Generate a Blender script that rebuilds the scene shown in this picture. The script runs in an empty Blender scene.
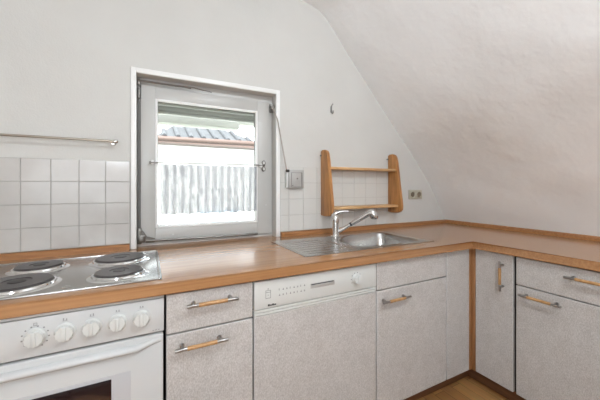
import bpy, bmesh, math, random
from mathutils import Vector, Matrix
random.seed(4)
PI = math.pi
SC = bpy.context.scene
COL = SC.collection
R = math.radians

# ------------------------------------------------------------------ dimensions (metres)
ZA = 0.7946            # underside of the worktop
T = 0.8346             # top of the worktop
W = -0.045             # plane of the window wall
DEP = 0.6857           # front edge of the worktop (y = -DEP)
XR = 2.331
XW = XR - 0.045        # foot of the sloping wall
F = -DEP + 0.02        # plane of the cabinet fronts, back run
FR = XR - DEP + 0.02   # plane of the cabinet fronts, right run
ZP = 0.085             # top of the plinth
YREAR, XLEFT, ZC = -4.0, -2.1, 2.35

# ------------------------------------------------------------------ materials
def mat(name, color, rough=0.5, metal=0.0, spec=0.5, coat=0.0):
    m = bpy.data.materials.new(name); m.use_nodes = True
    b = m.node_tree.nodes['Principled BSDF']
    b.inputs['Base Color'].default_value = (*color, 1)
    b.inputs['Roughness'].default_value = rough
    b.inputs['Metallic'].default_value = metal
    b.inputs['Specular IOR Level'].default_value = spec
    b.inputs['Coat Weight'].default_value = coat
    return m
def nd(m, t, **kw):
    n = m.node_tree.nodes.new(t)
    for k, v in kw.items():
        if k in n.inputs: n.inputs[k].default_value = v
        else: setattr(n, k, v)
    return n
def lk(m, a, b): m.node_tree.links.new(a, b)
def bsdf(m): return m.node_tree.nodes['Principled BSDF']
def noise_color(m, c1, c2, scale=(1, 1, 1), nscale=5, detail=4, lo=0.35, hi=0.65, bump=0.0, rough=0.5, dist=0.002):
    tc = nd(m, 'ShaderNodeTexCoord'); mp = nd(m, 'ShaderNodeMapping'); mp.inputs['Scale'].default_value = scale
    n = nd(m, 'ShaderNodeTexNoise', Scale=nscale, Detail=detail, Roughness=rough)
    r = nd(m, 'ShaderNodeValToRGB')
    r.color_ramp.elements[0].position = lo; r.color_ramp.elements[0].color = (*c1, 1)
    r.color_ramp.elements[1].position = hi; r.color_ramp.elements[1].color = (*c2, 1)
    lk(m, tc.outputs['Object'], mp.inputs['Vector']); lk(m, mp.outputs[0], n.inputs['Vector'])
    lk(m, n.outputs['Fac'], r.inputs[0]); lk(m, r.outputs[0], bsdf(m).inputs['Base Color'])
    if bump:
        b = nd(m, 'ShaderNodeBump', Strength=bump, Distance=dist)
        lk(m, n.outputs['Fac'], b.inputs['Height']); lk(m, b.outputs[0], bsdf(m).inputs['Normal'])
    return r

def make_plaster(name, c, lumps, grain=0.22, gs=170.0):
    m = mat(name, c, 0.85, spec=0.2)
    tc = nd(m, 'ShaderNodeTexCoord')
    n1 = nd(m, 'ShaderNodeTexNoise', Scale=gs, Detail=3.0); n2 = nd(m, 'ShaderNodeTexNoise', Scale=3.2, Detail=4.0)
    b1 = nd(m, 'ShaderNodeBump', Strength=grain, Distance=0.003); b2 = nd(m, 'ShaderNodeBump', Strength=lumps, Distance=0.06)
    r = nd(m, 'ShaderNodeValToRGB')
    r.color_ramp.elements[0].position = 0.3; r.color_ramp.elements[0].color = (c[0]*.95, c[1]*.945, c[2]*.94, 1)
    r.color_ramp.elements[1].position = 0.7; r.color_ramp.elements[1].color = (*c, 1)
    for n in (n1, n2): lk(m, tc.outputs['Object'], n.inputs['Vector'])
    lk(m, n2.outputs['Fac'], r.inputs[0]); lk(m, r.outputs[0], bsdf(m).inputs['Base Color'])
    lk(m, n1.outputs['Fac'], b1.inputs['Height']); lk(m, n2.outputs['Fac'], b2.inputs['Height'])
    lk(m, b2.outputs[0], b1.inputs['Normal']); lk(m, b1.outputs[0], bsdf(m).inputs['Normal'])
    return m
M = {}
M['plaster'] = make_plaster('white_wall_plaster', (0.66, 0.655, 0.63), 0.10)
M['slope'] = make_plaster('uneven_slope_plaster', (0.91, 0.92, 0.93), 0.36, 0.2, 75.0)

# worktop laminate: fine beech grain running along each leg of the L
def make_worktop():
    m = mat('beech_laminate', (0.5, 0.25, 0.1), 0.25, spec=0.5, coat=0.5)
    bsdf(m).inputs['Coat Roughness'].default_value = 0.16
    tc = nd(m, 'ShaderNodeTexCoord')
    sp = nd(m, 'ShaderNodeSeparateXYZ'); lk(m, tc.outputs['Object'], sp.inputs[0])
    gt = nd(m, 'ShaderNodeMath', operation='GREATER_THAN'); gt.inputs[1].default_value = XR - DEP - .03
    lk(m, sp.outputs['X'], gt.inputs[0])
    outs = []
    for s in ((1.6, 110, 110), (110, 1.6, 110)):
        mp = nd(m, 'ShaderNodeMapping'); mp.inputs['Scale'].default_value = s
        n = nd(m, 'ShaderNodeTexNoise', Scale=1.0, Detail=2.0, Roughness=0.5)
        lk(m, tc.outputs['Object'], mp.inputs[0]); lk(m, mp.outputs[0], n.inputs['Vector']); outs.append(n.outputs['Fac'])
    mx = nd(m, 'ShaderNodeMix', data_type='FLOAT')
    lk(m, gt.outputs[0], mx.inputs[0]); lk(m, outs[0], mx.inputs[2]); lk(m, outs[1], mx.inputs[3])
    r = nd(m, 'ShaderNodeValToRGB')
    r.color_ramp.elements[0].position = 0.3; r.color_ramp.elements[0].color = (0.33, 0.16, 0.066, 1)
    r.color_ramp.elements[1].position = 0.68; r.color_ramp.elements[1].color = (0.43, 0.22, 0.096, 1)
    lk(m, mx.outputs[0], r.inputs[0]); lk(m, r.outputs[0], bsdf(m).inputs['Base Color'])
    return m
M['worktop'] = make_worktop()
M['upstand'] = mat('beech_upstand', (0.4, 0.18, 0.07), 0.35)
noise_color(M['upstand'], (0.29, 0.13, 0.048), (0.42, 0.205, 0.085), (6, 60, 60), 1.4, 5, 0.3, 0.7)
M['pine'] = mat('varnished_pine', (0.5, 0.26, 0.09), 0.38)
noise_color(M['pine'], (0.29, 0.12, 0.035), (0.56, 0.27, 0.09), (45, 45, 5), 1.2, 5, 0.3, 0.7)
M['pine_board'] = mat('varnished_pine_board', (0.6, 0.34, 0.14), 0.38)
noise_color(M['pine_board'], (0.50, 0.27, 0.11), (0.70, 0.44, 0.22), (4, 45, 45), 1.3, 5, 0.3, 0.7)
M['handle_wood'] = mat('handle_wood', (0.5, 0.26, 0.09), 0.35)
noise_color(M['handle_wood'], (0.38, 0.20, 0.08), (0.54, 0.32, 0.14), (30, 30, 30), 2.0, 4, 0.3, 0.7)
M['post'] = mat('brown_wood_trim', (0.3, 0.13, 0.05), 0.45)
noise_color(M['post'], (0.27, 0.125, 0.05), (0.38, 0.19, 0.08), (60, 60, 4), 1.3, 5, 0.3, 0.7)
M['plinth'] = mat('dark_brown_plinth', (0.15, 0.07, 0.03), 0.5)
noise_color(M['plinth'], (0.13, 0.055, 0.025), (0.22, 0.10, 0.045), (3, 3, 50), 1.3, 4, 0.3, 0.7)

def make_front():
    m = mat('mottled_grey_laminate', (0.5, 0.47, 0.45), 0.45, spec=0.4)
    tc = nd(m, 'ShaderNodeTexCoord')
    mp = nd(m, 'ShaderNodeMapping'); mp.inputs['Scale'].default_value = (260, 260, 150)
    n = nd(m, 'ShaderNodeTexNoise', Scale=1.0, Detail=3.0, Roughness=0.6); n2 = nd(m, 'ShaderNodeTexNoise', Scale=24.0, Detail=2.0)
    ad = nd(m, 'ShaderNodeMath', operation='MULTIPLY_ADD'); ad.inputs[1].default_value = 0.22
    r = nd(m, 'ShaderNodeValToRGB')
    r.color_ramp.elements[0].position = 0.42; r.color_ramp.elements[0].color = (0.41, 0.385, 0.365, 1)
    r.color_ramp.elements[1].position = 0.80; r.color_ramp.elements[1].color = (0.62, 0.60, 0.585, 1)
    lk(m, tc.outputs['Object'], mp.inputs[0]); lk(m, mp.outputs[0], n.inputs['Vector']); lk(m, tc.outputs['Object'], n2.inputs['Vector'])
    lk(m, n2.outputs['Fac'], ad.inputs[0]); lk(m, n.outputs['Fac'], ad.inputs[2])
    lk(m, ad.outputs[0], r.inputs[0]); lk(m, r.outputs[0], bsdf(m).inputs['Base Color'])
    return m
M['front'] = make_front()
M['edge'] = mat('pale_grey_edging', (0.62, 0.61, 0.60), 0.4)
M['carcass'] = mat('carcass_board', (0.05, 0.04, 0.035), 0.7)
M['enamel'] = mat('white_enamel', (0.58, 0.59, 0.59), 0.22, coat=0.3)
M['white_plastic'] = mat('white_plastic', (0.63, 0.64, 0.62), 0.4)
M['lacquer'] = mat('white_window_lacquer', (0.52, 0.515, 0.495), 0.35)
M['bead'] = mat('bright_white_gloss_paint', (0.86, 0.86, 0.85), 0.3)
M['gasket'] = mat('grey_gasket', (0.16, 0.155, 0.15), 0.6)
M['dark'] = mat('black_print', (0.03, 0.03, 0.03), 0.5)
M['print'] = mat('grey_print', (0.22, 0.22, 0.22), 0.5)
M['hotplate'] = mat('black_cast_iron', (0.06, 0.052, 0.052), 0.34)
M['hotplate_dot'] = mat('worn_iron_centre', (0.035, 0.03, 0.03), 0.4, metal=0.3)
M['chrome'] = mat('chrome', (0.78, 0.78, 0.78), 0.1, metal=1)
M['handle_metal'] = mat('brushed_handle_metal', (0.36, 0.35, 0.34), 0.28, metal=1)
M['metal'] = mat('dull_nickel', (0.20, 0.19, 0.175), 0.42, metal=1)
M['greymetal'] = mat('grey_metal_plate', (0.48, 0.47, 0.455), 0.5, metal=0.3)
M['brass'] = mat('aged_steel_rail', (0.42, 0.38, 0.32), 0.3, metal=1)
M['beige'] = mat('beige_socket_plastic', (0.52, 0.49, 0.40), 0.4)
M['socket_dark'] = mat('socket_recess', (0.17, 0.14, 0.10), 0.5)
M['oven_glass'] = mat('dark_oven_glass', (0.012, 0.006, 0.008), 0.08, spec=0.6)
M['oven_border'] = mat('grey_oven_glass_border', (0.5, 0.5, 0.515), 0.12)
M['strap'] = mat('beige_strap', (0.38, 0.34, 0.30), 0.7)
# brushed stainless steel
m = M['steel'] = mat('brushed_steel', (0.50, 0.49, 0.475), 0.24, metal=1)
tc = nd(m, 'ShaderNodeTexCoord'); mp = nd(m, 'ShaderNodeMapping'); mp.inputs['Scale'].default_value = (2, 2, 2)
n = nd(m, 'ShaderNodeTexNoise', Scale=1.2, Detail=4.0); mr = nd(m, 'ShaderNodeMapRange')
mr.inputs['To Min'].default_value = 0.22; mr.inputs['To Max'].default_value = 0.30
lk(m, tc.outputs['Object'], mp.inputs[0]); lk(m, mp.outputs[0], n.inputs['Vector']); lk(m, n.outputs['Fac'], mr.inputs['Value']); lk(m, mr.outputs[0], bsdf(m).inputs['Roughness'])
# tiles
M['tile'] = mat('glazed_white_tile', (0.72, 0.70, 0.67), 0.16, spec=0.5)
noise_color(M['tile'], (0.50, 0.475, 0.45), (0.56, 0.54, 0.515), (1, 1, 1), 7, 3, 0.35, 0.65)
M['grout'] = mat('grey_grout', (0.41, 0.385, 0.36), 0.9)
# parquet floor
m = M['floor'] = mat('oak_parquet', (0.4, 0.2, 0.08), 0.35)
tc = nd(m, 'ShaderNodeTexCoord'); mp = nd(m, 'ShaderNodeMapping'); mp.inputs['Rotation'].default_value = (0, 0, R(90))
br = nd(m, 'ShaderNodeTexBrick', Scale=1.0)
br.inputs['Brick Width'].default_value = 0.42; br.inputs['Row Height'].default_value = 0.07; br.inputs['Mortar Size'].default_value = 0.0012
br.inputs['Color1'].default_value = (0.52, 0.27, 0.10, 1); br.inputs['Color2'].default_value = (0.36, 0.165, 0.06, 1); br.inputs['Mortar'].default_value = (0.08, 0.04, 0.02, 1)
n = nd(m, 'ShaderNodeTexNoise', Scale=1.5, Detail=5.0); mp2 = nd(m, 'ShaderNodeMapping'); mp2.inputs['Scale'].default_value = (60, 4, 4)
mx = nd(m, 'ShaderNodeMix', data_type='RGBA', blend_type='MULTIPLY'); mx.inputs[0].default_value = 0.5
lk(m, tc.outputs['Object'], mp.inputs[0]); lk(m, mp.outputs[0], br.inputs['Vector']); lk(m, tc.outputs['Object'], mp2.inputs[0]); lk(m, mp2.outputs[0], n.inputs['Vector'])
lk(m, br.outputs['Color'], mx.inputs[6]); lk(m, n.outputs['Color'], mx.inputs[7]); lk(m, mx.outputs[2], bsdf(m).inputs['Base Color'])
# window glass: thin clear pane
m = M['glass'] = bpy.data.materials.new('clear_window_glass'); m.use_nodes = True
nt = m.node_tree; nt.nodes.clear(); o = nt.nodes.new('ShaderNodeOutputMaterial'); tr = nt.nodes.new('ShaderNodeBsdfTransparent'); gl = nt.nodes.new('ShaderNodeBsdfGlossy')
tr.inputs[0].default_value = (0.95, 0.97, 0.96, 1); gl.inputs['Roughness'].default_value = 0.02; mxs = nt.nodes.new('ShaderNodeMixShader'); fr = nt.nodes.new('ShaderNodeFresnel'); fr.inputs[0].default_value = 1.3
nt.links.new(fr.outputs[0], mxs.inputs[0]); nt.links.new(tr.outputs[0], mxs.inputs[1]); nt.links.new(gl.outputs[0], mxs.inputs[2]); nt.links.new(mxs.outputs[0], o.inputs[0])
# lace curtain: open weave, woven vertical motifs
m = M['lace'] = bpy.data.materials.new('white_lace'); m.use_nodes = True
nt = m.node_tree; nt.nodes.clear(); o = nt.nodes.new('ShaderNodeOutputMaterial')
tr = nt.nodes.new('ShaderNodeBsdfTransparent'); tl = nt.nodes.new('ShaderNodeBsdfTranslucent'); df = nt.nodes.new('ShaderNodeBsdfDiffuse')
tl.inputs[0].default_value = (0.27, 0.27, 0.295, 1); df.inputs[0].default_value = (0.42, 0.42, 0.44, 1)
m1 = nt.nodes.new('ShaderNodeMixShader'); m1.inputs[0].default_value = 0.5; m2 = nt.nodes.new('ShaderNodeMixShader')
tc = nt.nodes.new('ShaderNodeTexCoord'); mp = nt.nodes.new('ShaderNodeMapping'); mp.inputs['Scale'].default_value = (95, 30, 45)
n = nt.nodes.new('ShaderNodeTexNoise'); n.inputs['Scale'].default_value = 1.0; n.inputs['Detail'].default_value = 3
wv = nt.nodes.new('ShaderNodeTexWave'); wv.inputs['Scale'].default_value = 7.5; wv.inputs['Distortion'].default_value = 3.5; wv.inputs['Detail'].default_value = 2; wv.inputs['Detail Scale'].default_value = 3.0
ad = nt.nodes.new('ShaderNodeMath'); ad.operation = 'MULTIPLY_ADD'; ad.inputs[1].default_value = 0.38
r = nt.nodes.new('ShaderNodeMapRange'); r.inputs['From Min'].default_value = 0.40; r.inputs['From Max'].default_value = 0.95; r.inputs['To Min'].default_value = 0.99; r.inputs['To Max'].default_value = 0.84
nt.links.new(tc.outputs['Object'], mp.inputs[0]); nt.links.new(mp.outputs[0], n.inputs['Vector']); nt.links.new(tc.outputs['Object'], wv.inputs['Vector'])
nt.links.new(wv.outputs['Fac'], ad.inputs[0]); nt.links.new(n.outputs['Fac'], ad.inputs[2]); nt.links.new(ad.outputs[0], r.inputs['Value'])
nt.links.new(tl.outputs[0], m1.inputs[1]); nt.links.new(df.outputs[0], m1.inputs[2]); nt.links.new(r.outputs[0], m2.inputs[0]); nt.links.new(tr.outputs[0], m2.inputs[1]); nt.links.new(m1.outputs[0], m2.inputs[2]); nt.links.new(m2.outputs[0], o.inputs[0])
# exterior
M['stucco'] = mat('white_stucco', (0.82, 0.82, 0.80), 0.9); M['gutter'] = mat('brown_copper_gutter', (0.11, 0.072, 0.062), 0.5)
M['rooftile'] = mat('grey_roof_tile', (0.16, 0.18, 0.22), 0.6); noise_color(M['rooftile'], (0.04, 0.042, 0.048), (0.065, 0.068, 0.076), (1, 1, 1), 6, 3)
M['shutter'] = mat('grey_green_shutter', (0.40, 0.40, 0.38), 0.5); M['beam'] = mat('grey_eave_board', (0.36, 0.36, 0.34), 0.6)
M['blueframe'] = mat('pale_blue_frame', (0.5, 0.62, 0.72), 0.5); M['ground'] = mat('grass_ground', (0.25, 0.27, 0.2), 0.9)

# ------------------------------------------------------------------ mesh helpers
def bx(bm, x0, x1, y0, y1, z0, z1, bev=0.0, seg=2, mi=0):
    mtx = Matrix.Translation(((x0+x1)/2, (y0+y1)/2, (z0+z1)/2)) @ Matrix.Diagonal((x1-x0, y1-y0, z1-z0, 1))
    r = bmesh.ops.create_cube(bm, size=1, matrix=mtx); vs = r['verts']
    fs = {f for v in vs for f in v.link_faces}
    if bev:
        es = list({e for v in vs for e in v.link_edges})
        rr = bmesh.ops.bevel(bm, geom=es, offset=bev, segments=seg, affect='EDGES', profile=0.5)
        fs |= set(rr['faces'])
        fs = {f for f in fs if f.is_valid}
    for f in fs: f.material_index = mi
def cyl(bm, a, b, r, r2=None, seg=20, mi=0, bev=0.0):
    a = Vector(a); b = Vector(b); d = b-a
    q = Vector((0, 0, 1)).rotation_difference(d.normalized()).to_matrix().to_4x4()
    rr = bmesh.ops.create_cone(bm, cap_ends=True, segments=seg, radius1=r, radius2=r if r2 is None else r2, depth=d.length, matrix=Matrix.Translation((a+b)/2) @ q)
    fs = {f for v in rr['verts'] for f in v.link_faces}
    if bev:
        es = [e for e in {e for v in rr['verts'] for e in v.link_edges} if any(len(f.verts) > 4 for f in e.link_faces)]
        x = bmesh.ops.bevel(bm, geom=es, offset=bev, segments=3, affect='EDGES', profile=0.5)
        fs |= set(x['faces'])
    for f in fs:
        if f.is_valid: f.material_index = mi
def lathe(bm, prof, c, axis='z', seg=40, mi=0):
    rings = []
    for r, h in prof:
        ring = []
        for k in range(seg):
            a = 2*PI*k/seg
            p = (r*math.cos(a), r*math.sin(a), h)
            if axis == '-y': p = (p[0], -p[2], p[1])
            ring.append(bm.verts.new((c[0]+p[0], c[1]+p[1], c[2]+p[2])))
        rings.append(ring)
    for i in range(len(rings)-1):
        for k in range(seg):
            f = bm.faces.new((rings[i][k], rings[i][(k+1) % seg], rings[i+1][(k+1) % seg], rings[i+1][k])); f.material_index = mi
    if prof[-1][0] > 1e-5: bm.faces.new(rings[-1]).material_index = mi
    if prof[0][0] > 1e-5: bm.faces.new(rings[0][::-1]).material_index = mi
def prism(bm, pts, axis, a, b, bev=0.0, mi=0):
    """closed outline pts extruded along axis from a to b"""
    def P(p, t):
        if axis == 'x': return (t, p[0], p[1])
        if axis == 'y': return (p[0], t, p[1])
        return (p[0], p[1], t)
    va = [bm.verts.new(P(p, a)) for p in pts]; vb = [bm.verts.new(P(p, b)) for p in pts]
    n = len(pts); fs = [bm.faces.new(va), bm.faces.new(vb[::-1])]
    for i in range(n): fs.append(bm.faces.new((va[i], vb[i], vb[(i+1) % n], va[(i+1) % n])))
    for f in fs: f.material_index = mi
    if bev:
        es = list({e for f in fs[:2] for e in f.edges})
        bmesh.ops.bevel(bm, geom=es, offset=bev, segments=2, affect='EDGES', profile=0.5)
def tube(bm, pts, r, seg=12, mi=0):
    pts = [Vector(p) for p in pts]; rings = []; up = None
    rs = r if isinstance(r, (list, tuple)) else [r]*len(pts)
    for i, p in enumerate(pts):
        d = (pts[min(i+1, len(pts)-1)] - pts[max(i-1, 0)]).normalized()
        if up is None: up = d.orthogonal().normalized()
        up = (up - d*up.dot(d)).normalized(); s = d.cross(up)
        rings.append([bm.verts.new(p + (up*math.cos(2*PI*k/seg) + s*math.sin(2*PI*k/seg))*rs[i]) for k in range(seg)])
    for i in range(len(rings)-1):
        for k in range(seg): bm.faces.new((rings[i][k], rings[i][(k+1) % seg], rings[i+1][(k+1) % seg], rings[i+1][k])).material_index = mi
    bm.faces.new(rings[0][::-1]).material_index = mi; bm.faces.new(rings[-1]).material_index = mi
def ring_frame(bm, x0, x1, z0, z1, y0, y1, wl, wr, wt, wb, bev=0.0, mi=0):
    """rectangular frame in the xz plane"""
    bx(bm, x0, x0+wl, y0, y1, z0, z1, bev, mi=mi); bx(bm, x1-wr, x1, y0, y1, z0, z1, bev, mi=mi)
    bx(bm, x0+wl, x1-wr, y0, y1, z1-wt, z1, bev, mi=mi); bx(bm, x0+wl, x1-wr, y0, y1, z0, z0+wb, bev, mi=mi)
def B(): return bmesh.new()
def obj(name, bm, mats, parent=None, smooth=True, origin=None):
    bmesh.ops.recalc_face_normals(bm, faces=bm.faces)
    me = bpy.data.meshes.new(name)
    if origin is None and parent is not None: origin = parent['_w'] if '_w' in parent else (0, 0, 0)
    off = Vector(origin) if origin is not None else Vector((0, 0, 0))
    bmesh.ops.translate(bm, verts=bm.verts, vec=-off)
    bm.to_mesh(me); bm.free()
    for mm in (mats if isinstance(mats, (list, tuple)) else [mats]): me.materials.append(M[mm])
    if smooth:
        for p in me.polygons: p.use_smooth = True
        me.set_sharp_from_angle(angle=R(32))
    o = bpy.data.objects.new(name, me); COL.objects.link(o)
    if parent is not None: o.parent = parent; o['_w'] = tuple(off)
    else: o.location = off; o['_w'] = tuple(off)
    return o
def thing(name, label, cat, loc=(0, 0, 0), group=None):
    o = bpy.data.objects.new(name, None); COL.objects.link(o); o.location = loc; o['_w'] = tuple(loc); o.empty_display_size = 0.05
    o['label'] = label; o['category'] = cat
    if group: o['group'] = group
    return o
def tag(o, label, cat, group=None):
    o['label'] = label; o['category'] = cat
    if group: o['group'] = group
    return o
def struct(name, bm, m, parent=None, smooth=True):
    o = obj(name, bm, m, parent, smooth)
    if parent is None: o['kind'] = 'structure'
    return o

# ------------------------------------------------------------------ the room
OX0, OX1, OZ0, OZ1 = -0.053, 0.700, ZA, 1.713      # window opening
bm = B(); bx(bm, XLEFT-.1, XW+.5, YREAR-.1, .25, -.1, 0); struct('floor', bm, 'floor')
bm = B()
bx(bm, XLEFT-.1, OX0, W, .25, 0, 2.6); bx(bm, OX1, XW+.6, W, .25, 0, 2.6); bx(bm, OX0, OX1, W, .25, 0, OZ0); bx(bm, OX0, OX1, W, .25, OZ1, 2.6)
struct('wall_back', bm, 'plaster')
# sloping wall: low knee, slope, rounded cove into the ceiling
prof = [(XW, 0), (XW, .835), (2.272, .862), (2.225, .94), (2.165, 1.04), (2.075, 1.175), (1.965, 1.313), (1.853, 1.434), (1.745, 1.541), (1.64, 1.648), (1.54, 1.758), (1.445, 1.867),
        (1.352, 1.973), (1.264, 2.072), (1.195, 2.152), (1.137, 2.217), (1.085, 2.272), (1.03, 2.315), (.96, 2.333), (.88, 2.344), (.80, ZC)]
bm = B(); NY = 60
rows = []
for j in range(NY+1):
    y = W - (W - YREAR)*j/NY
    rows.append([bm.verts.new((x + (0.009*math.sin(3.1*y+z*2.3)+0.006*math.sin(7.3*y-z*6)+0.003*math.sin(13*y+z*9))*min(1, max(0, (z-.9)*3)), y, z)) for x, z in prof])
for j in range(NY):
    for i in range(len(prof)-1): bm.faces.new((rows[j][i], rows[j][i+1], rows[j+1][i+1], rows[j+1][i]))
ob = [[bm.verts.new(c) for c in ((XW+.5, y, 2.55), (XW+.5, y, 0))] for y in (W, YREAR)]
bm.faces.new((ob[0][0], ob[0][1], ob[1][1], ob[1][0]))
for k, row in ((0, rows[0]), (1, rows[-1])): bm.faces.new([v for v in row] + [ob[k][0], ob[k][1]])
bm.faces.new([r_[-1] for r_ in rows] + [ob[1][0], ob[0][0]]); bm.faces.new([r_[0] for r_ in rows] + [ob[1][1], ob[0][1]])
o = struct('wall_right', bm, 'slope'); 
for p in o.data.polygons: p.use_smooth = True
bm = B(); bx(bm, XLEFT-.1, .802, YREAR-.1, W, ZC, 2.55); struct('ceiling', bm, 'plaster')
bm = B(); bx(bm, XLEFT-.1, XLEFT, YREAR, W, 0, ZC); struct('wall_left', bm, 'plaster')
bm = B(); RX0, RX1, RZ0, RZ1 = -1.6, -0.3, .9, 2.1  # opening added in the unseen rear wall to let sky light in
bx(bm, XLEFT-.1, RX0, YREAR-.1, YREAR, 0, 2.55); bx(bm, RX1, XW+.5, YREAR-.1, YREAR, 0, 2.55); bx(bm, RX0, RX1, YREAR-.1, YREAR, 0, RZ0); bx(bm, RX0, RX1, YREAR-.1, YREAR, RZ1, 2.55)
struct('wall_front', bm, 'plaster')

# ------------------------------------------------------------------ the window in the wall
win = bpy.data.objects.new('window_1', None); COL.objects.link(win); win['kind'] = 'structure'; win['_w'] = (0, 0, 0)
bm = B()                                              # raised white casing round the niche
cx0, cx1, cz1 = -.077, .724, 1.738
bx(bm, cx0, OX0+.001, W-.012, W+.002, T+.001, cz1, .003); bx(bm, OX1-.002, cx1, W-.012, W+.002, T+.001, cz1, .003); bx(bm, OX0, OX1, W-.012, W+.002, cz1-.026, cz1, .003)
obj('casing', bm, 'bead', win)
bm = B()                                              # fixed frame
ring_frame(bm, OX0, OX1, T, OZ1, .02, .085, .016, .008, .038, .016)
ring_frame(bm, OX0, OX1, T, OZ1, .064, .1, .07, .07, .07, .07)
obj('window_frame', bm, 'lacquer', win)
bm = B()                                              # gasket line seen along the left rebate
bx(bm, -.049, -.034, .0125, .0195, .87, 1.60, .001); obj('gasket', bm, 'gasket', win)
sx0, sx1, sz0, sz1 = -.0335, .690, .853, 1.673
gx0, gx1, gz0, gz1 = .034, .600, .925, 1.611
bm = B(); ring_frame(bm, sx0, sx1, sz0, sz1, .008, .058, gx0-sx0, sx1-gx1, sz1-gz1, gz0-sz0, .002)
sash = obj('window_sash', bm, 'lacquer', win)
bm = B(); ring_frame(bm, gx0, gx1, gz0, gz1, .006, .034, .011, .011, .011, .011, .002); obj('glazing_bead', bm, 'bead', sash)
bm = B(); ring_frame(bm, gx0+.009, gx1-.009, gz0+.009, gz1-.009, .026, .036, .004, .004, .004, .004); obj('seal', bm, 'gasket', sash)
bm = B(); bx(bm, gx0+.01, gx1-.01, .036, .042, gz0+.01, gz1-.01); obj('pane', bm, 'glass', sash)
# hardware
bm = B(); bx(bm, -.050, -.036, -.006, .010, 1.60, 1.655, .003); bx(bm, -.047, -.039, -.010, -.004, 1.612, 1.642, .002); obj('hinge', bm, 'metal', win)
bm = B()
bx(bm, -.052, -.036, -.004, .010, 1.668, 1.70, .002)
tube(bm, [(-.045, -.006, 1.690), (.06, -.008, 1.689), (.17, -.012, 1.688), (.21, -.014, 1.686)], .0052, 8)
tube(bm, [(.16, -.010, 1.690), (.22, -.016, 1.690), (.32, -.016, 1.678)], .003, 8)
obj('stay_arm', bm, 'metal', win)
bm = B()                                              # lower hinge corner: plate, pin, wing
bx(bm, -.050, -.030, -.006, .010, .848, .93, .003); bx(bm, -.047, -.014, -.010, .004, .858, .895, .004); cyl(bm, (-.030, -.018, .872), (-.030, 0, .872), .011, seg=20, bev=.002)
prism(bm, [(-.03, .86), (.035, .866), (.03, .874), (-.005, .885), (-.02, .91), (-.03, .92)], 'y', -.004, .006)
obj('hinge', bm, 'metal', win)
bm = B(); bx(bm, -.012, .03, -.008, .006, .853, .868, .003); tube(bm, [(-.01, -.004, .863), (.3, -.004, .858), (.53, -.004, .855)], .0058, 8); bx(bm, .52, .598, -.008, .006, .850, .862, .004); obj('rod', bm, 'metal', win)
bm = B()                                              # two rounded escutcheons where the handle was
for zz in (1.291, 1.254):
    pts = [(.637+.012*math.cos(a), zz+.016*math.sin(a)) for a in [2*PI*k/24 for k in range(24)]]
    prism(bm, pts, 'y', -.004, .008, .002, 0)
    pts = [(.637+.0065*math.cos(a), zz+.010*math.sin(a)) for a in [2*PI*k/24 for k in range(24)]]
    prism(bm, pts, 'y', -.0055, .0, 0, 1)
obj('handle_escutcheon', bm, ['metal', 'white_plastic'], sash)
bm = B(); cyl(bm, (.655, .012, 1.03), (.655, .004, 1.03), .004); cyl(bm, (.12, .012, .885), (.12, .004, .885), .004); obj('screw_cap', bm, 'white_plastic', sash)

# shutter crank tape: pulley on the window, tape down to the winder
t = thing('shutter_strap', 'thin beige strap running down from pulley beside the window to the grey winder box', 'strap', (.69, -.03, 1.64))
bm = B(); cyl(bm, (.686, -.03, 1.64), (.686, .004, 1.64), .013, seg=20, bev=.002); bx(bm, .676, .697, -.006, .006, 1.608, 1.662, .003); obj('pulley', bm, 'metal', t)
bm = B(); rr_ = []
for p in ((.682, -.030, 1.632), (.688, -.052, 1.60), (.700, -.072, 1.55), (.754, -.084, 1.25)):
    rr_.append([bm.verts.new((p[0]+a*.004, p[1]+b*.0012, p[2])) for a, b in ((-1, -1), (1, -1), (1, 1), (-1, 1))])
for a_, b_ in zip(rr_, rr_[1:]):
    for k in range(4): bm.faces.new((a_[k], a_[(k+1) % 4], b_[(k+1) % 4], b_[k]))
bm.faces.new(rr_[0][::-1]); bm.faces.new(rr_[-1])
obj('strap', bm, 'strap', t)
t = thing('shutter_winder', 'square grey metal strap winder box on the tiles right of the window', 'winder box', (.815, W, 1.13))
bm = B(); bx(bm, .772, .878, -.082, W-.007, 1.135, 1.25, .004); obj('cover', bm, 'greymetal', t)
bm = B(); ring_frame(bm, .788, .862, 1.142, 1.232, -.0845, -.081, .002, .002, .002, .002); cyl(bm, (.829, -.0860, 1.195), (.829, -.080, 1.195), .0045); cyl(bm, (.797, -.0855, 1.152), (.797, -.080, 1.152), .003); obj('embossed_plate', bm, 'metal', t)
bm = B(); bx(bm, .756, .7715, -.076, W-.007, 1.138, 1.232, .003); obj('side_guide', bm, 'white_plastic', t)
bm = B(); cyl(bm, (.752, -.083, 1.242), (.772, -.083, 1.242), .008, seg=16); obj('roller', bm, 'dark', t)

# curtain on its rod
t = thing('curtain_rod', 'thin white-metal curtain rod across the middle of the window sash', 'curtain rod', (.32, -.012, 1.27))
bm = B(); tube(bm, [(.012, -.012, 1.270), (.632, -.012, 1.276)], .0035, 10); cyl(bm, (.004, -.012, 1.270), (.014, -.012, 1.27), .006); cyl(bm, (.630, -.012, 1.276), (.640, -.012, 1.276), .006); obj('rod', bm, 'metal', t)
for xx in (.02, .618):
    bm = B(); bx(bm, xx-.006, xx+.006, -.013, .008, 1.262, 1.284, .002); obj('bracket', bm, 'bead', t)
bm = B(); NX, NZ = 220, 10; rows = []
for j in range(NZ+1):
    row = []
    for i in range(NX+1):
        u = i/NX; v = j/NZ
        amp = .004 + .006*v
        row.append(bm.verts.new((.056+.531*u, -.012 + amp*math.sin(u*2*PI*14 + .6*math.sin(u*9)) - .001, (1.2655 - v*.270) + .003*math.sin(u*40)*v)))
    rows.append(row)
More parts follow.
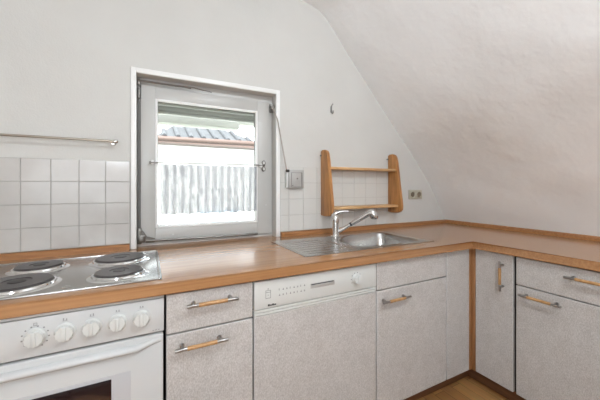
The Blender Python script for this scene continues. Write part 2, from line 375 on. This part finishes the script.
for j in range(NZ):
    for i in range(NX): bm.faces.new((rows[j][i], rows[j][i+1], rows[j+1][i+1], rows[j+1][i]))
cu = obj('lace_curtain', bm, 'lace'); tag(cu, 'short white lace cafe curtain hanging in front of the lower window pane', 'curtain')
for p in cu.data.polygons: p.use_smooth = True

# ------------------------------------------------------------------ tiles
M['tile_lit'] = mat('glazed_white_tile_lit', (0.66, 0.65, 0.62), 0.16)  # same tile as on the left, brighter light painted into its colour
M['grout_lit'] = mat('grey_grout_lit', (0.52, 0.50, 0.475), 0.9)  # same grout, lightened to paint in the brighter light here
def tiles(name, xs, zs, ms=('tile', 'grout')):
    bm = B(); bx(bm, xs[0], xs[-1], W-.004, W+.001, zs[0], zs[-1], mi=1)
    for a, b in zip(xs, xs[1:]):
        for c, d in zip(zs, zs[1:]):
            if b-a > .02: bx(bm, a+.0012, b-.0012, W-.0065, W-.001, c+.0012, d-.0012, .001, 1)
    return struct(name, bm, list(ms))
zs = [T+.0405-.012, .964, 1.066, 1.168, 1.269]
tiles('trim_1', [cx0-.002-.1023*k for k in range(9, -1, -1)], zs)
tiles('trim_2', [cx1+.002] + [.785+.1023*k for k in range(9)] + [1.69], zs, ('tile_lit', 'grout_lit'))

# ------------------------------------------------------------------ worktop with cut-outs
SX0, SX1, SY0, SY1 = .612, 1.440, -.592, -.182       # sink
HX0, HX1, HY0, HY1 = -.540, .041, -.645, -.156       # hob
wt = thing('worktop', 'long L-shaped beech laminate worktop with wooden upstands along the walls', 'worktop', (.8, -.35, ZA))
bm = B()
out = [(-.62, -DEP), (XR-DEP, -DEP), (XR-DEP, -1.62), (XW, -1.62), (XW, W), (OX1-.001, W), (OX1-.001, .0185), (OX0+.001, .0185), (OX0+.001, W), (-.62, W)]
prism(bm, out, 'z', ZA, T)
es = []
for e in bm.edges:
    a, b = e.verts
    def on(v): return (abs(v.co.y+DEP) < 1e-4 and v.co.x < XR-DEP+1e-4) or (abs(v.co.x-(XR-DEP)) < 1e-4 and v.co.y < -DEP+1e-4)
    if on(a) and on(b) and abs(a.co.z-b.co.z) < 1e-4: es.append(e)
bmesh.ops.bevel(bm, geom=es, offset=.011, segments=5, affect='EDGES', profile=.5)
def bowl_outline(grow=0.0, n=8):
    """bowl of the sink: straight right side, swept curve on the left"""
    pts = []
    x0, x1, y0, y1 = .948-grow, 1.398+grow, -.556-grow, -.214+grow
    for (cx, cy, rr, a0) in ((x1-.06, y0+.06, .06, -90), (x1-.06, y1-.06, .06, 0), (x0+.21, y1-.21, .21, 90), (x0+.07, y0+.07, .07, 180)):
        for k in range(n+1):
            a = R(a0+90*k/n); pts.append((cx+rr*math.cos(a), cy+rr*math.sin(a)))
    return pts
me_w = None
board = obj('board', bm, 'worktop', wt)
def cut(target, bmc):
    me = bpy.data.meshes.new('cut'); bmesh.ops.recalc_face_normals(bmc, faces=bmc.faces); bmc.to_mesh(me); bmc.free()
    c = bpy.data.objects.new('cut', me); COL.objects.link(c)
    md = target.modifiers.new('b', 'BOOLEAN'); md.object = c; md.operation = 'DIFFERENCE'; md.solver = 'EXACT'
    bpy.context.view_layer.update(); dg = bpy.context.evaluated_depsgraph_get()
    nm = bpy.data.meshes.new_from_object(target.evaluated_get(dg)); target.modifiers.clear(); target.data = nm
    bpy.data.objects.remove(c)
bm = B(); bx(bm, SX0+.012, SX1-.012, SY0+.012, SY1-.012, ZA-.1, T+.1); cut(board, bm)
bm = B(); bx(bm, HX0+.012, HX1-.012, HY0+.012, HY1-.012, ZA-.1, T+.1); cut(board, bm)
for p in board.data.polygons: p.use_smooth = True
board.data.set_sharp_from_angle(angle=R(32))
def upst(a, b, axis):
    bm = B()
    if axis == 'x':
        y = W-.0068 if False else W
        prism(bm, [(y, T+.0003), (y-.021, T+.0003), (y-.021, T+.020), (y-.015, T+.0275), (y, T+.0275)], 'x', a, b)
    else:
        prism(bm, [(XW-.002, T+.0003), (XW-.024, T+.0003), (XW-.024, T+.020), (XW-.018, T+.0275), (XW-.010, T+.0275)], 'y', a, b)
    return obj('upstand', bm, 'upstand', wt)
upst(-.62, cx0-.004, 'x'); upst(cx1+.006, XW-.012, 'x'); upst(-1.62, W-.001, 'y')
bm = B(); cyl(bm, (cx1+.018, W-.0213, T+.0125), (cx1+.018, W-.0235, T+.0125), .007, seg=16); obj('screw_cap', bm, 'pine', wt)

# ------------------------------------------------------------------ hob
hb = thing('cooktop', 'stainless steel electric cooktop with four black hotplates set into the worktop', 'cooktop', ((HX0+HX1)/2, (HY0+HY1)/2, T))
bm = B(); hz = T+.0012
# pressed tray: raised rim, lowered field
bx(bm, HX0, HX1, HY0, HY1, T+.0005, T+.0035, .0012)
bx(bm, HX0, HX1, HY0, HY0+.010, T+.001, T+.006, .002); bx(bm, HX0, HX1, HY1-.010, HY1, T+.001, T+.006, .002); bx(bm, HX0, HX0+.010, HY0, HY1, T+.001, T+.006, .002); bx(bm, HX1-.010, HX1, HY0, HY1, T+.001, T+.006, .002)
bx(bm, HX0+.014, HX1-.014, HY0+.014, HY1-.014, T-.025, T+.001)
obj('tray', bm, 'steel', hb)
for (x, y, r) in ((-.102, -.295, .090), (-.090, -.525, .0745), (-.362, -.300, .0725), (-.360, -.520, .090)):
    c = (x, y, T); q = r-.002
    bm = B(); lathe(bm, [(q+.022, .0030), (q+.018, .0055), (q+.011, .0068), (q+.009, .0075), (q+.007, .0125), (q+.003, .0140), (q+.001, .0125), (q-.001, .006)], c, seg=64); rg = obj('hotplate_ring', bm, 'chrome', hb)
    bm = B(); lathe(bm, [(q-.003, .004), (q-.001, .010), (q-.001, .0175), (q-.004, .0195), (q*.42, .0200), (q*.40, .0175), (q*.26, .0175), (q*.25, .0185), (0.0001, .0185)], c, seg=64); hp = obj('hotplate', bm, 'hotplate', hb)
    bm = B(); lathe(bm, [(q*.25, .0175), (q*.25, .0192), (q*.2, .0197), (.0001, .0197)], c, seg=32); obj('hotplate_centre', bm, 'hotplate_dot', hp)

# ------------------------------------------------------------------ fronts and handles
def front_panel(name, axis, a0, a1, z0, z1, parent, m='front', thick=.018, edge=True):
    """a cabinet front: mottled face in a thin pale edging. axis 'x' faces -y at F; axis 'y' faces -x at FR"""
    bm = B()
    def box(p0, p1, d0, d1, q0, q1, bev, mi):
        if axis == 'x': bx(bm, p0, p1, F+d0, F+d1, q0, q1, bev, mi=mi)
        else: bx(bm, FR+d0, FR+d1, p0, p1, q0, q1, bev, mi=mi)
    box(a0, a1, 0, thick, z0, z1, .0018, 1)
    box(a0+.0035, a1-.0035, -.0006, .002, z0+.0035, z1-.0035, 0, 0)
    return obj(name, bm, [m, 'edge'], parent)
def handle(parent, axis, c, length, vertical=False):
    """wooden bar with chrome ends and posts. c = centre along the front (a, z)"""
    def P(a, z, d):
        return (a, F-d, z) if axis == 'x' else (FR-d, a, z)
    h = length/2; a, z = c
    def Q(s, d): return P(a, z+s, d) if vertical else P(a+s, z, d)
    bm = B(); cyl(bm, Q(-h*.56, .030), Q(h*.56, .030), .0068, seg=16, bev=.0008); obj('handle_bar', bm, 'handle_wood', parent)
    for s in (-1, 1):
        bm = B(); cyl(bm, Q(s*h*.56, .030), Q(s*h, .030), .0058, seg=16, bev=.001); cyl(bm, Q(s*h*.72, .028), Q(s*h*.72, .0), .0045, seg=12); cyl(bm, Q(s*h*.72, .003), Q(s*h*.72, -.0002), .008, seg=16)
        obj('handle_mount', bm, 'handle_metal', parent)
def carcass(parent, axis, a0, a1, wood=False):
    bm = B(); d0 = .020
    def box(p0, p1, q0, q1, z0, z1):
        if axis == 'x': bx(bm, p0, p1, F+q0, F+q1, z0, z1)
        else: bx(bm, FR+q0, FR+q1, p0, p1, z0, z1)
    dd = .56
    box(a0, a0+.016, d0, dd, ZP, ZA-.001); box(a1-.016, a1, d0, dd, ZP, ZA-.001)
    box(a0+.016, a1-.016, d0, dd, ZP, ZP+.016); box(a0+.016, a1-.016, dd-.008, dd, ZP, ZA-.001)
    box(a0+.016, a1-.016, d0, d0+.02, .645, .66)
    obj('body', bm, 'carcass', parent)
ZT, ZG = .786, .6545      # top of fronts, gap under the drawers
GR = 'base cabinets under the worktop'
c1 = thing('base_cabinet', 'narrow grey base cabinet between oven and dishwasher with two wood-bar handles', 'cabinet', (.2, -.35, ZP))
carcass(c1, 'x', .052, .349)
d = front_panel('drawer', 'x', .0535, .3475, ZG+.0028, ZT, c1); handle(d, 'x', (.199, .748), .172)
d = front_panel('door', 'x', .0535, .3475, ZP+.003, ZG-.0028, c1); handle(d, 'x', (.163, .611), .172)
c3 = thing('base_cabinet', 'grey sink cabinet right of the dishwasher, door with one wood-bar handle under plain drawer front', 'cabinet', (1.2, -.35, ZP))
carcass(c3, 'x', .951, 1.447)
front_panel('drawer_front', 'x', .9535, 1.4445, ZG+.0028, ZT+.002, c3)
d = front_panel('door', 'x', .9535, 1.4445, ZP+.003, ZG-.0028, c3); handle(d, 'x', (1.055, .606), .178)
# corner infill panel and wooden corner post
fp = thing('filler_panel', 'narrow tall grey panel without handle left of the wooden corner post', 'panel', (1.55, F, ZP))
o_ = front_panel('front', 'x', 1.4505, 1.6445, ZP+.003, ZT+.002, fp)
bm = B(); bx(bm, 1.646, FR+.018, F-.0005, F+.018, ZP+.001, ZA-.001, .001); bx(bm, FR, FR+.018, -.688, F-.0006, ZP+.001, ZA-.001, .001)
tag(obj('corner_post', bm, 'post'), 'brown wooden corner post in the inner corner of the cabinets', 'corner post')
c4 = thing('base_cabinet', 'narrow grey corner cabinet door with upright wood-bar handle, right of the corner post', 'cabinet', (1.95, -.78, ZP))
carcass(c4, 'y', -.886, -.700)
d = front_panel('door', 'y', -.8845, -.6905, ZP+.003, ZT+.002, c4); handle(d, 'y', (-.836, .675), .155, True)
c5 = thing('base_cabinet', 'wide grey base cabinet at the far right with drawer above a door', 'cabinet', (1.95, -1.2, ZP))
carcass(c5, 'y', -1.55, -.897)
d = front_panel('drawer', 'y', -1.548, -.899, ZG-.006, ZT, c5); handle(d, 'y', (-1.192, .745), .178)
d = front_panel('door', 'y', -1.548, -.899, ZP+.003, ZG-.011, c5); handle(d, 'y', (-1.008, .607), .172)
bm = B(); bx(bm, FR+.003, FR+.55, -1.612, -1.552, 0, ZA-.001, .001); tag(obj('end_panel', bm, 'front'), 'grey end panel closing the right-hand cabinet row beyond the frame edge', 'panel')
bm = B(); bx(bm, -.615, -.558, F+.003, W-.03, 0, ZA-.001, .001); tag(obj('end_panel', bm, 'front'), 'grey end panel left of the oven under the worktop end', 'panel')
# plinth, one long board per run
bm = B(); bx(bm, .05, FR+.070, F+.055, F+.070, .0005, ZP-.001, .001); bx(bm, FR+.055, FR+.070, -1.551, F+.0545, .0005, ZP-.001, .001)
tag(obj('plinth', bm, 'plinth'), 'dark brown recessed plinth running under the base cabinets', 'plinth')

# ------------------------------------------------------------------ dishwasher
dw = thing('dishwasher', 'built-in dishwasher with white control panel over grey laminate door', 'dishwasher', (.65, -.35, .02))
bm = B(); bx(bm, .354, .946, F+.02, F+.55, ZP+.002, ZA-.004); obj('body', bm, 'carcass', dw)
bm = B(); bx(bm, .3535, .9465, F-.003, F+.02, .6790, ZT-.001, .003); cp = obj('control_panel', bm, 'white_plastic', dw)
bm = B(); bx(bm, .3535, .9465, F-.001, F+.018, .6665, .6760, .001); bx(bm, .3535, .9465, F-.001, F+.018, .6555, .6645, .001); obj('trim_strip', bm, 'white_plastic', dw)
d = front_panel('door', 'x', .3535, .9465, ZP+.003, .6530, dw)
pf = F-.0032
bm = B(); ring_frame(bm, .398, .419, .7165, .7475, pf-.0005, pf+.001, .0014, .0014, .0014, .0014); bx(bm, .398, .419, pf-.0005, pf+.001, .739, .7405)
bx(bm, .4065, .4105, pf-.0005, pf+.001, .751, .7545); bx(bm, .4065, .4105, pf-.0005, pf+.001, .728, .730); obj('start_button', bm, 'print', cp)
for i in range(8):                                    # two rows of small programme signs
    bm = B(); x = .453+.0158*i
    for zz, k in ((.7435, i % 3), (.7225, (i+1) % 3)):
        if k == 0: bx(bm, x, x+.0022, pf-.0004, pf+.001, zz-.004, zz+.004)
        elif k == 1: bx(bm, x, x+.006, pf-.0004, pf+.001, zz-.0035, zz-.001); bx(bm, x+.002, x+.004, pf-.0004, pf+.001, zz-.001, zz+.0035)
        else: bx(bm, x, x+.0055, pf-.0004, pf+.001, zz, zz+.002); bx(bm, x, x+.0055, pf-.0004, pf+.001, zz-.0035, zz-.0015)
    obj('programme_sign', bm, 'print', cp)
bm = B(); 
for k in range(4): bx(bm, .407+.0088*k, .4148+.0088*k, pf-.0004, pf+.001, .6865, .6915 if k % 2 else .6935)
obj('maker_mark', bm, 'dark', cp)
bm = B(); bx(bm, .594, .714, pf-.0006, pf+.002, .7235, .7445, .002, mi=0); bx(bm, .598, .708, pf-.0012, pf+.001, .7385, .7425, 0, mi=1); bx(bm, .598, .700, pf-.003, pf+.001, .7265, .7365, .001, mi=0); obj('door_grip', bm, ['greymetal', 'dark'], cp)
def knob(parent, x, z, r, marks=0, grip=True):
    bm = B()
    prof = [(r, 0), (r, .004), (r*.86, .007), (r*.82, .016), (r*.76, .019), (.0001, .019)]
    lathe(bm, prof, (x, F-.0032, z), '-y', 36)
    bx(bm, x-r*.2, x+r*.2, F-.026, F-.018, z-r*.74, z+r*.74, .002)
    for k in range(12):
        a = 2*PI*k/12; cyl(bm, (x+r*.8*math.cos(a), F-.005, z+r*.8*math.sin(a)), (x+r*.76*math.cos(a), F-.0215, z+r*.76*math.sin(a)), r*.1, seg=8)
    kb = obj('knob', bm, 'white_plastic', parent)
    if marks:
        bm = B()
        for k in range(marks):
            a = R(-60) + 2*PI*k/marks*.85
            cx, cz = x+r*1.16*math.cos(a), z+r*1.16*math.sin(a); cyl(bm, (cx, F-.0022, cz), (cx, F-.0036, cz), .0022, seg=8)
        obj('dial_marks', bm, 'print', kb)
    return kb
knob(cp, .830, .731, .024, 9)

# ------------------------------------------------------------------ oven
ov = thing('oven', 'white built-in electric oven with five control knobs under the cooktop', 'oven', (-.254, -.35, .02))
bm = B(); bx(bm, -.554, .044, F+.02, F+.55, .002, ZA-.03); obj('body', bm, 'carcass', ov)
bm = B(); bx(bm, -.554, .046, F-.003, F+.02, .6745, .7815, .003); pn = obj('control_panel', bm, 'enamel', ov)
bm = B(); bx(bm, -.554, .046, F+.000, F+.02, .7835, .7905, .001); obj('top_strip', bm, 'enamel', ov)
kx = (-.277, -.2115, -.148, -.083, -.0185)
for i, x in enumerate(kx): knob(pn, x, .7295, .0255, 11 if i == 0 else 0)
for i, x in enumerate(kx):
    bm = B()
    if i == 0: ring_frame(bm, x-.004, x+.004, .7605, .7685, pf-.0004, pf+.001, .001, .001, .001, .001)
    else:
        bx(bm, x-.006, x+.006, pf-.0004, pf+.001, .7605, .7615)
        for k, (qx, qz) in enumerate(((-.005, .765), (.002, .765), (-.005, .7625), (.002, .7625))):
            bx(bm, x+qx, x+qx+.003, pf-.0004, pf+.001, qz, qz+(.0035 if k == i-1 else .0018))
    obj('burner_sign', bm, 'print', pn)
bm = B()
for k in range(3): bx(bm, .012+.008*k, .017+.008*k, pf-.0004, pf+.001, .6815, .6835)
obj('maker_mark', bm, 'print', pn)
bm = B(); bx(bm, -.552, .044, F-.004, F+.02, .09, .668, .006); dr = obj('oven_door', bm, 'enamel', ov)
bm = B()                                              # moulded grip: bead across the top fading out at both ends
for s in range(1):
    NXs = 48; rings = []
    for i in range(NXs+1):
        u = i/NXs; x = -.545 + .582*u
        e = min(1, min(u, 1-u)/.13); e = e*e*(3-2*e)
        zc = .6375 + .012*(1-e)
        dp = .004 + .014*e; hh = .008 + .004*e
        rings.append([bm.verts.new((x, F-.003-dp*max(0, math.sin(a))+0.0*1, zc+hh*math.cos(a))) for a in [PI*k/10 for k in range(11)]])
    for i in range(NXs):
        for k in range(10): bm.faces.new((rings[i][k], rings[i+1][k], rings[i+1][k+1], rings[i][k+1]))
    bm.faces.new(rings[0]); bm.faces.new(rings[-1][::-1])
obj('grip', bm, 'enamel', dr)
bm = B(); bx(bm, -.460, -.048, F-.006, F-.003, .22, .572, .0015); obj('glass_border', bm, 'oven_border', dr)
bm = B(); bx(bm, -.408, -.099, F-.0075, F-.005, .24, .561, .001); obj('oven_window', bm, 'oven_glass', dr)

# ------------------------------------------------------------------ sink
sk = thing('kitchen_sink', 'stainless steel sink with ribbed drainboard left and bowl right', 'sink', ((SX0+SX1)/2, (SY0+SY1)/2, T))
bm = B(); zt = T+.0025
outl = bowl_outline(n=8)
# flat deck with the bowl cut out, as one ring-bridged sheet
def deck(bm, z):
    rect = []
    n = len(outl)
    cx, cy = 1.19, -.392
    inner = [bm.verts.new((x, y, z)) for x, y in outl]
    def ray(x, y):
        dx, dy = x-cx, y-cy; ts = []
        if dx > 1e-9: ts.append((SX1-cx)/dx)
        if dx < -1e-9: ts.append((.925-cx)/dx)
        if dy > 1e-9: ts.append((SY1-cy)/dy)
        if dy < -1e-9: ts.append((SY0-cy)/dy)
        t = min(ts); return cx+dx*t, cy+dy*t
    outer = [bm.verts.new((*ray(x, y), z)) for x, y in outl]
    for i in range(n):
        j = (i+1) % n
        bm.faces.new((inner[i], inner[j], outer[j], outer[i]))
    # corners of the rectangle
    for cxx, cyy in ((SX1, SY0), (SX1, SY1), (.925, SY1), (.925, SY0)):
        best = None
        for i in range(n):
            a, b = outer[i].co, outer[(i+1) % n].co
            if abs(a.x-b.x) > 1e-6 and abs(a.y-b.y) > 1e-6:
                dd = (Vector((cxx, cyy, z))-(a+b)/2).length
                if best is None or dd < best[0]: best = (dd, i)
        if best and best[0] < .3:
            i = best[1]; v = bm.verts.new((cxx, cyy, z)); bm.faces.new((outer[i], outer[(i+1) % n], v))
    return inner
inner = deck(bm, zt)
prev = inner
for (g, dz_) in ((-.004, -.003), (-.007, -.010), (-.012, -.09), (-.020, -.125), (-.040, -.142), (-.075, -.147)):
    ol = bowl_outline(g); cur = [bm.verts.new((x, y, zt+dz_)) for x, y in ol]
    for i in range(len(ol)):
        j = (i+1) % len(ol); bm.faces.new((prev[i], prev[j], cur[j], cur[i]))
    prev = cur
bm.faces.new(prev)
# drainboard: shallow tray with ribs, front-to-back slope
x0, x1 = SX0, .925
nx, ny = 90, 16; g = []
for j in range(ny+1):
    row = []
    for i in range(nx+1):
        x = x0+(x1-x0)*i/nx; y = SY0+(SY1-SY0)*j/ny
        ex = min(x-x0, x1-x, y-SY0, SY1-y)
        t_ = min(1, max(0, (ex-.012)/.012)); dip = -.004*t_*t_*(3-2*t_)
        if .04 < y-SY0 < .36 and .03 < x-x0 < .36: dip += 0
        row.append(bm.verts.new((x, y, zt+dip)))
    g.append(row)
for j in range(ny):
    for i in range(nx): bm.faces.new((g[j][i], g[j][i+1], g[j+1][i+1], g[j+1][i]))
# turned-down rim
bx(bm, SX0, SX1, SY0, SY0+.004, T+.0003, zt, .001); bx(bm, SX0, SX1, SY1-.004, SY1, T+.0003, zt, .001); bx(bm, SX0, SX0+.004, SY0, SY1, T+.0003, zt+.001, .001); bx(bm, SX1-.004, SX1, SY0, SY1, T+.0003, zt, .001)
obj('basin', bm, 'steel', sk)
for k in range(7):
    yy = SY0+.065+.045*k
    bm = B(); tube(bm, [(SX0+.04, yy, zt-.0048), (SX0+.055, yy, zt-.0036), (SX0+.26, yy, zt-.0036), (SX0+.275, yy, zt-.0048)], .0016, 8); obj('drain_rib', bm, 'steel', sk)
bm = B(); cyl(bm, (1.19, -.39, zt-.146), (1.19, -.39, zt-.142), .04, seg=32, bev=.001); obj('drain_strainer', bm, 'chrome', sk)

# ------------------------------------------------------------------ tap
fx, fy, fz = 1.018, -.226, T+.0025
tp = thing('kitchen_faucet', 'chrome single-lever kitchen faucet with pull-out spray spout on the sink', 'faucet', (fx, fy, fz))
bm = B(); lathe(bm, [(.029, 0), (.029, .006), (.024, .010), (.022, .030), (.022, .085), (.024, .10), (.024, .118), (.021, .130), (.012, .138), (.0001, .140)], (fx, fy, fz), seg=36); obj('body', bm, 'chrome', tp)
sd = Vector((.80, -.6, 0)).normalized()
def S(s, z, w=0):
    s *= .94
    return (fx+sd.x*s-sd.y*w, fy+sd.y*s+sd.x*w, fz+z)
bm = B(); tube(bm, [S(.0, .028), S(.03, .040), S(.07, .062), S(.10, .080)], [.014, .0125, .011, .011], 16); obj('spout', bm, 'chrome', tp)
bm = B(); tube(bm, [S(.093, .076), S(.103, .082)], .0125, 16); obj('joint_ring', bm, 'dark', tp)
bm = B(); tube(bm, [S(.102, .081), S(.112, .087), S(.175, .126), S(.200, .142), S(.216, .150), S(.232, .150), S(.242, .140), S(.246, .124), S(.246, .116)], [.011, .014, .0165, .018, .022, .0255, .027, .025, .021], 20); sh = obj('spray_head', bm, 'chrome', tp)
bm = B(); tube(bm, [S(.246, .117), S(.246, .113)], .0155, 16); obj('nozzle', bm, 'gasket', sh)
bm = B(); tube(bm, [S(-.014, .112), S(-.010, .130), S(.004, .145), S(.030, .155), S(.060, .158), S(.085, .158)], [.014, .017, .015, .010, .006, .004], 14); obj('lever', bm, 'chrome', tp)

# ------------------------------------------------------------------ wall shelf
ws = thing('wall_shelf', 'small varnished pine wall shelf with two boards and rounded side panels', 'shelf', (1.32, W, .952))
YB = W-.0075
def side(x0):
    pts = [(YB, .955), (YB-.05, .952), (YB-.095, .954), (YB-.118, .962), (YB-.132, .978), (YB-.134, 1.0), (YB-.128, 1.04), (YB-.112, 1.14), (YB-.098, 1.24), (YB-.086, 1.32), (YB-.078, 1.358), (YB-.066, 1.376), (YB-.045, 1.385), (YB-.015, 1.385), (YB, 1.376)]
    bm = B(); prism(bm, pts, 'x', x0, x0+.021, .003); return obj('side_panel', bm, 'pine', ws)
side(1.018); side(1.612)
for z, dpt in ((1.256, .085), (.996, .105)):
    bm = B(); bx(bm, 1.0395, 1.6115, YB-dpt, YB, z, z+.017, .002); obj('shelf_board', bm, 'pine_board', ws)
bm = B(); bx(bm, 1.0405, 1.049, YB-.11, YB-.085, .978, .995, .002); prism(bm, [(1.040, 1.013), (1.066, 1.013), (1.040, 1.030)], 'y', YB-.1, YB-.02); obj('corner_bracket', bm, 'dark', ws)
for x in (1.024, 1.610):
    bm = B(); bx(bm, x-.012, x-.002, YB-.012, YB+.001, 1.345, 1.353, .001); obj('hanging_lug', bm, 'metal', ws)

# ------------------------------------------------------------------ double socket, hook, towel rail
so = thing('double_socket', 'beige double power socket on the wall right of the pine shelf', 'socket', (1.905, W, 1.045))
bm = B(); bx(bm, 1.833, 1.980, W-.010, W-.0002, 1.043, 1.119, .004); obj('cover_frame', bm, 'beige', so)
for x in (1.870, 1.943):
    bm = B(); lathe(bm, [(.027, .0), (.027, .013), (.0235, .013), (.021, .0092), (.0001, .0092)], (x, W-.002, 1.081), '-y', 32); s_ = obj('outlet', bm, 'beige', so)
    bm = B(); lathe(bm, [(.0200, .0), (.0200, .0015), (.0001, .0015)], (x, W-.0106, 1.081), '-y', 28); obj('recess', bm, 'socket_dark', s_)
bm = B()
prism(bm, [(1.099, 1.690), (1.111, 1.690), (1.112, 1.650), (1.105, 1.640), (1.098, 1.650)], 'y', W-.004, W-.0003, .001)
tube(bm, [(1.105, W-.004, 1.655), (1.105, W-.014, 1.643), (1.103, W-.026, 1.634), (1.101, W-.034, 1.645), (1.100, W-.034, 1.655)], .003, 10)
tube(bm, [(1.105, W-.003, 1.688), (1.108, W-.014, 1.705), (1.107, W-.022, 1.70)], .0025, 8)
tag(obj('wall_hook', bm, 'handle_metal'), 'small metal hook on the bare wall above the pine shelf', 'hook')
tr_ = thing('towel_rail', 'thin metal towel rail on the wall above the tiles left of window', 'rail', (-.5, W, 1.358))
bm = B(); tube(bm, [(-.92, W-.05, 1.358), (-.135, W-.05, 1.358)], .0055, 12); obj('rail', bm, 'brass', tr_)
for x in (-.90, -.148):
    bm = B(); cyl(bm, (x, W-.0003, 1.358), (x, W-.045, 1.358), .006, seg=14); cyl(bm, (x, W-.0003, 1.358), (x, W-.006, 1.358), .013, seg=20, bev=.001); obj('wall_mount', bm, 'chrome', tr_)
bm = B(); cyl(bm, (-.143, W-.05, 1.358), (-.127, W-.05, 1.358), .0085, seg=16, bev=.002); obj('end_cap', bm, 'chrome', tr_)

# ------------------------------------------------------------------ outside the window
rs = thing('roller_shutter', 'rolled-up grey-green roller shutter showing at the top of window', 'shutter', (.32, .15, 1.6))
bm = B()
for k in range(3): bx(bm, -.06, .71, .150, .162, 1.583+.034*k, 1.614+.034*k, .005)
obj('slats', bm, 'shutter', rs)
bm = B(); bx(bm, -.06, .71, .146, .166, 1.566, 1.582, .003); obj('bottom_rail', bm, 'shutter', rs)
bm = B(); bx(bm, -.3, .655, .60, .72, 1.606, 1.665, .01); bx(bm, -.3, 1.6, .66, .78, 1.668, 1.76, .01); tag(obj('eave_beam', bm, 'beam'), 'long grey eave beam outside above the tiled roof', 'beam')
# neighbouring house, 5 m away
nb = thing('neighbouring_house', 'white neighbouring house with grey tiled porch roof and brown gutter outside window', 'building', (1, 5, -2.5))
bm = B(); bx(bm, -3, 6, 5.4, 5.8, -2.5, 2.14); obj('wall', bm, 'stucco', nb)
bm = B(); gy = 5.0
tube(bm, [(-1.0, gy, 2.13), (3.0, gy, 2.18)], .05, 12); bx(bm, -1.0, 3.0, gy, 5.45, 2.06, 2.13); obj('gutter', bm, 'gutter', nb)
bm = B()
bot = [(.12, 5.0, 2.17), (2.32, 5.0, 2.20)]; top = [(1.78, 6.0, 2.62), (.50, 6.0, 2.60)]
vs = [bm.verts.new(p) for p in bot+top]; vl = [bm.verts.new((p[0], p[1], p[2]-.06)) for p in bot+top]
bm.faces.new(vs); bm.faces.new(vl[::-1])
for k in range(4): bm.faces.new((vs[k], vs[(k+1) % 4], vl[(k+1) % 4], vl[k]))
for k in range(8):
    x = .30+.265*k; e = min(1, max(.12, min((x-.12)/.38, (2.32-x)/.54)))
    tube(bm, [(x, 5.0, 2.20), (x, 5.0+e, 2.20+.43*e)], .05, 10)
obj('tiled_roof', bm, 'rooftile', nb)
wf = B(); ring_frame(wf, .98, 2.0, -.5, .58, 5.36, 5.42, .1, .1, .1, .1); wo = obj('window', wf, 'blueframe', nb)
bm = B(); bx(bm, 1.08, 1.9, 5.38, 5.41, -.4, .48); obj('pane', bm, 'gutter' if False else 'blueframe', wo)
bm = B(); bx(bm, -12, 14, .3, 30, -2.6, -2.5); g_ = obj('ground', bm, 'ground'); g_['kind'] = 'structure'

# ------------------------------------------------------------------ light
w = bpy.data.worlds.new('sky'); SC.world = w; w.use_nodes = True
bg = w.node_tree.nodes['Background']; bg.inputs[0].default_value = (0.90, 0.95, 1.0, 1); bg.inputs[1].default_value = 4.5
sun = bpy.data.lights.new('sun', 'SUN'); sun.energy = 11.0; sun.angle = R(2); sun.color = (1, .96, .9)
so_ = bpy.data.objects.new('sun', sun); COL.objects.link(so_); so_.rotation_euler = (R(48), 0, R(-20))
def area(name, loc, rot, sx, sy, e, c):
    l = bpy.data.lights.new(name, 'AREA'); l.shape = 'RECTANGLE'; l.size = sx; l.size_y = sy; l.energy = e; l.color = c
    o = bpy.data.objects.new(name, l); COL.objects.link(o); o.location = loc; o.rotation_euler = rot; return o
pt = area('added_rear_window_portal', ((RX0+RX1)/2, YREAR-.02, (RZ0+RZ1)/2), (R(90), 0, 0), RX1-RX0, RZ1-RZ0, 10, (1, 1, 1)); pt.data.cycles.is_portal = True  # portal for the added rear opening
LX, LY, LZ = .66, -1.90, 2.225
lp = thing('added_pendant_lamp', 'white globe pendant lamp, unseen, added behind the viewer to light the room', 'lamp', (LX, LY, LZ))  # unseen pendant, added to light the room from behind the camera
m = M['globe'] = bpy.data.materials.new('added_lamp_globe'); m.use_nodes = True  # glow shared by the two added lamps
b_ = m.node_tree.nodes['Principled BSDF']; b_.inputs['Emission Color'].default_value = (.87, .94, 1, 1); b_.inputs['Emission Strength'].default_value = 102
bm = B(); bmesh.ops.create_uvsphere(bm, u_segments=24, v_segments=14, radius=.1, matrix=Matrix.Translation((LX, LY, LZ))); obj('globe', bm, 'globe', lp)
bm = B(); tube(bm, [(LX, LY, LZ+.09), (LX, LY, 2.33)], .004, 8); cyl(bm, (LX, LY, 2.325), (LX, LY, ZC-.001), .05); obj('cord', bm, 'white_plastic', lp)

fl = thing('added_floor_lamp', 'slim standing lamp with white globe, unseen, added behind the viewer to brighten the slope', 'lamp', (-.27, -2.05, 0))  # unseen lamp, added to brighten the sloping wall
bm = B(); cyl(bm, (-.27, -2.05, .0005), (-.27, -2.05, .025), .14, seg=32, bev=.003); obj('base', bm, 'chrome', fl)
bm = B(); cyl(bm, (-.27, -2.05, .025), (-.27, -2.05, 1.45), .011, seg=16); obj('pole', bm, 'chrome', fl)
bm = B(); bmesh.ops.create_uvsphere(bm, u_segments=24, v_segments=14, radius=.078, matrix=Matrix.Translation((-.27, -2.05, 1.53))); obj('globe', bm, 'globe', fl)

# ------------------------------------------------------------------ camera
cam = bpy.data.cameras.new('camera'); co = bpy.data.objects.new('camera', cam); COL.objects.link(co)
co.location = (0, -1.72674, 1.14557); co.rotation_euler = (R(90), 0, -.4762)
cam.sensor_width = 36; cam.lens = 294.33/600*36; cam.shift_y = -(200-186.43)/600; cam.clip_start = .02; cam.clip_end = 200
SC.camera = co
vs_ = SC.view_settings; SC.display_settings.display_device = 'sRGB'; vs_.view_transform = 'Standard'; vs_.look = 'None'; vs_.gamma = 1; vs_.use_curve_mapping = False; vs_.exposure = 0.23
for o in bpy.data.objects:
    if '_w' in o: del o['_w']
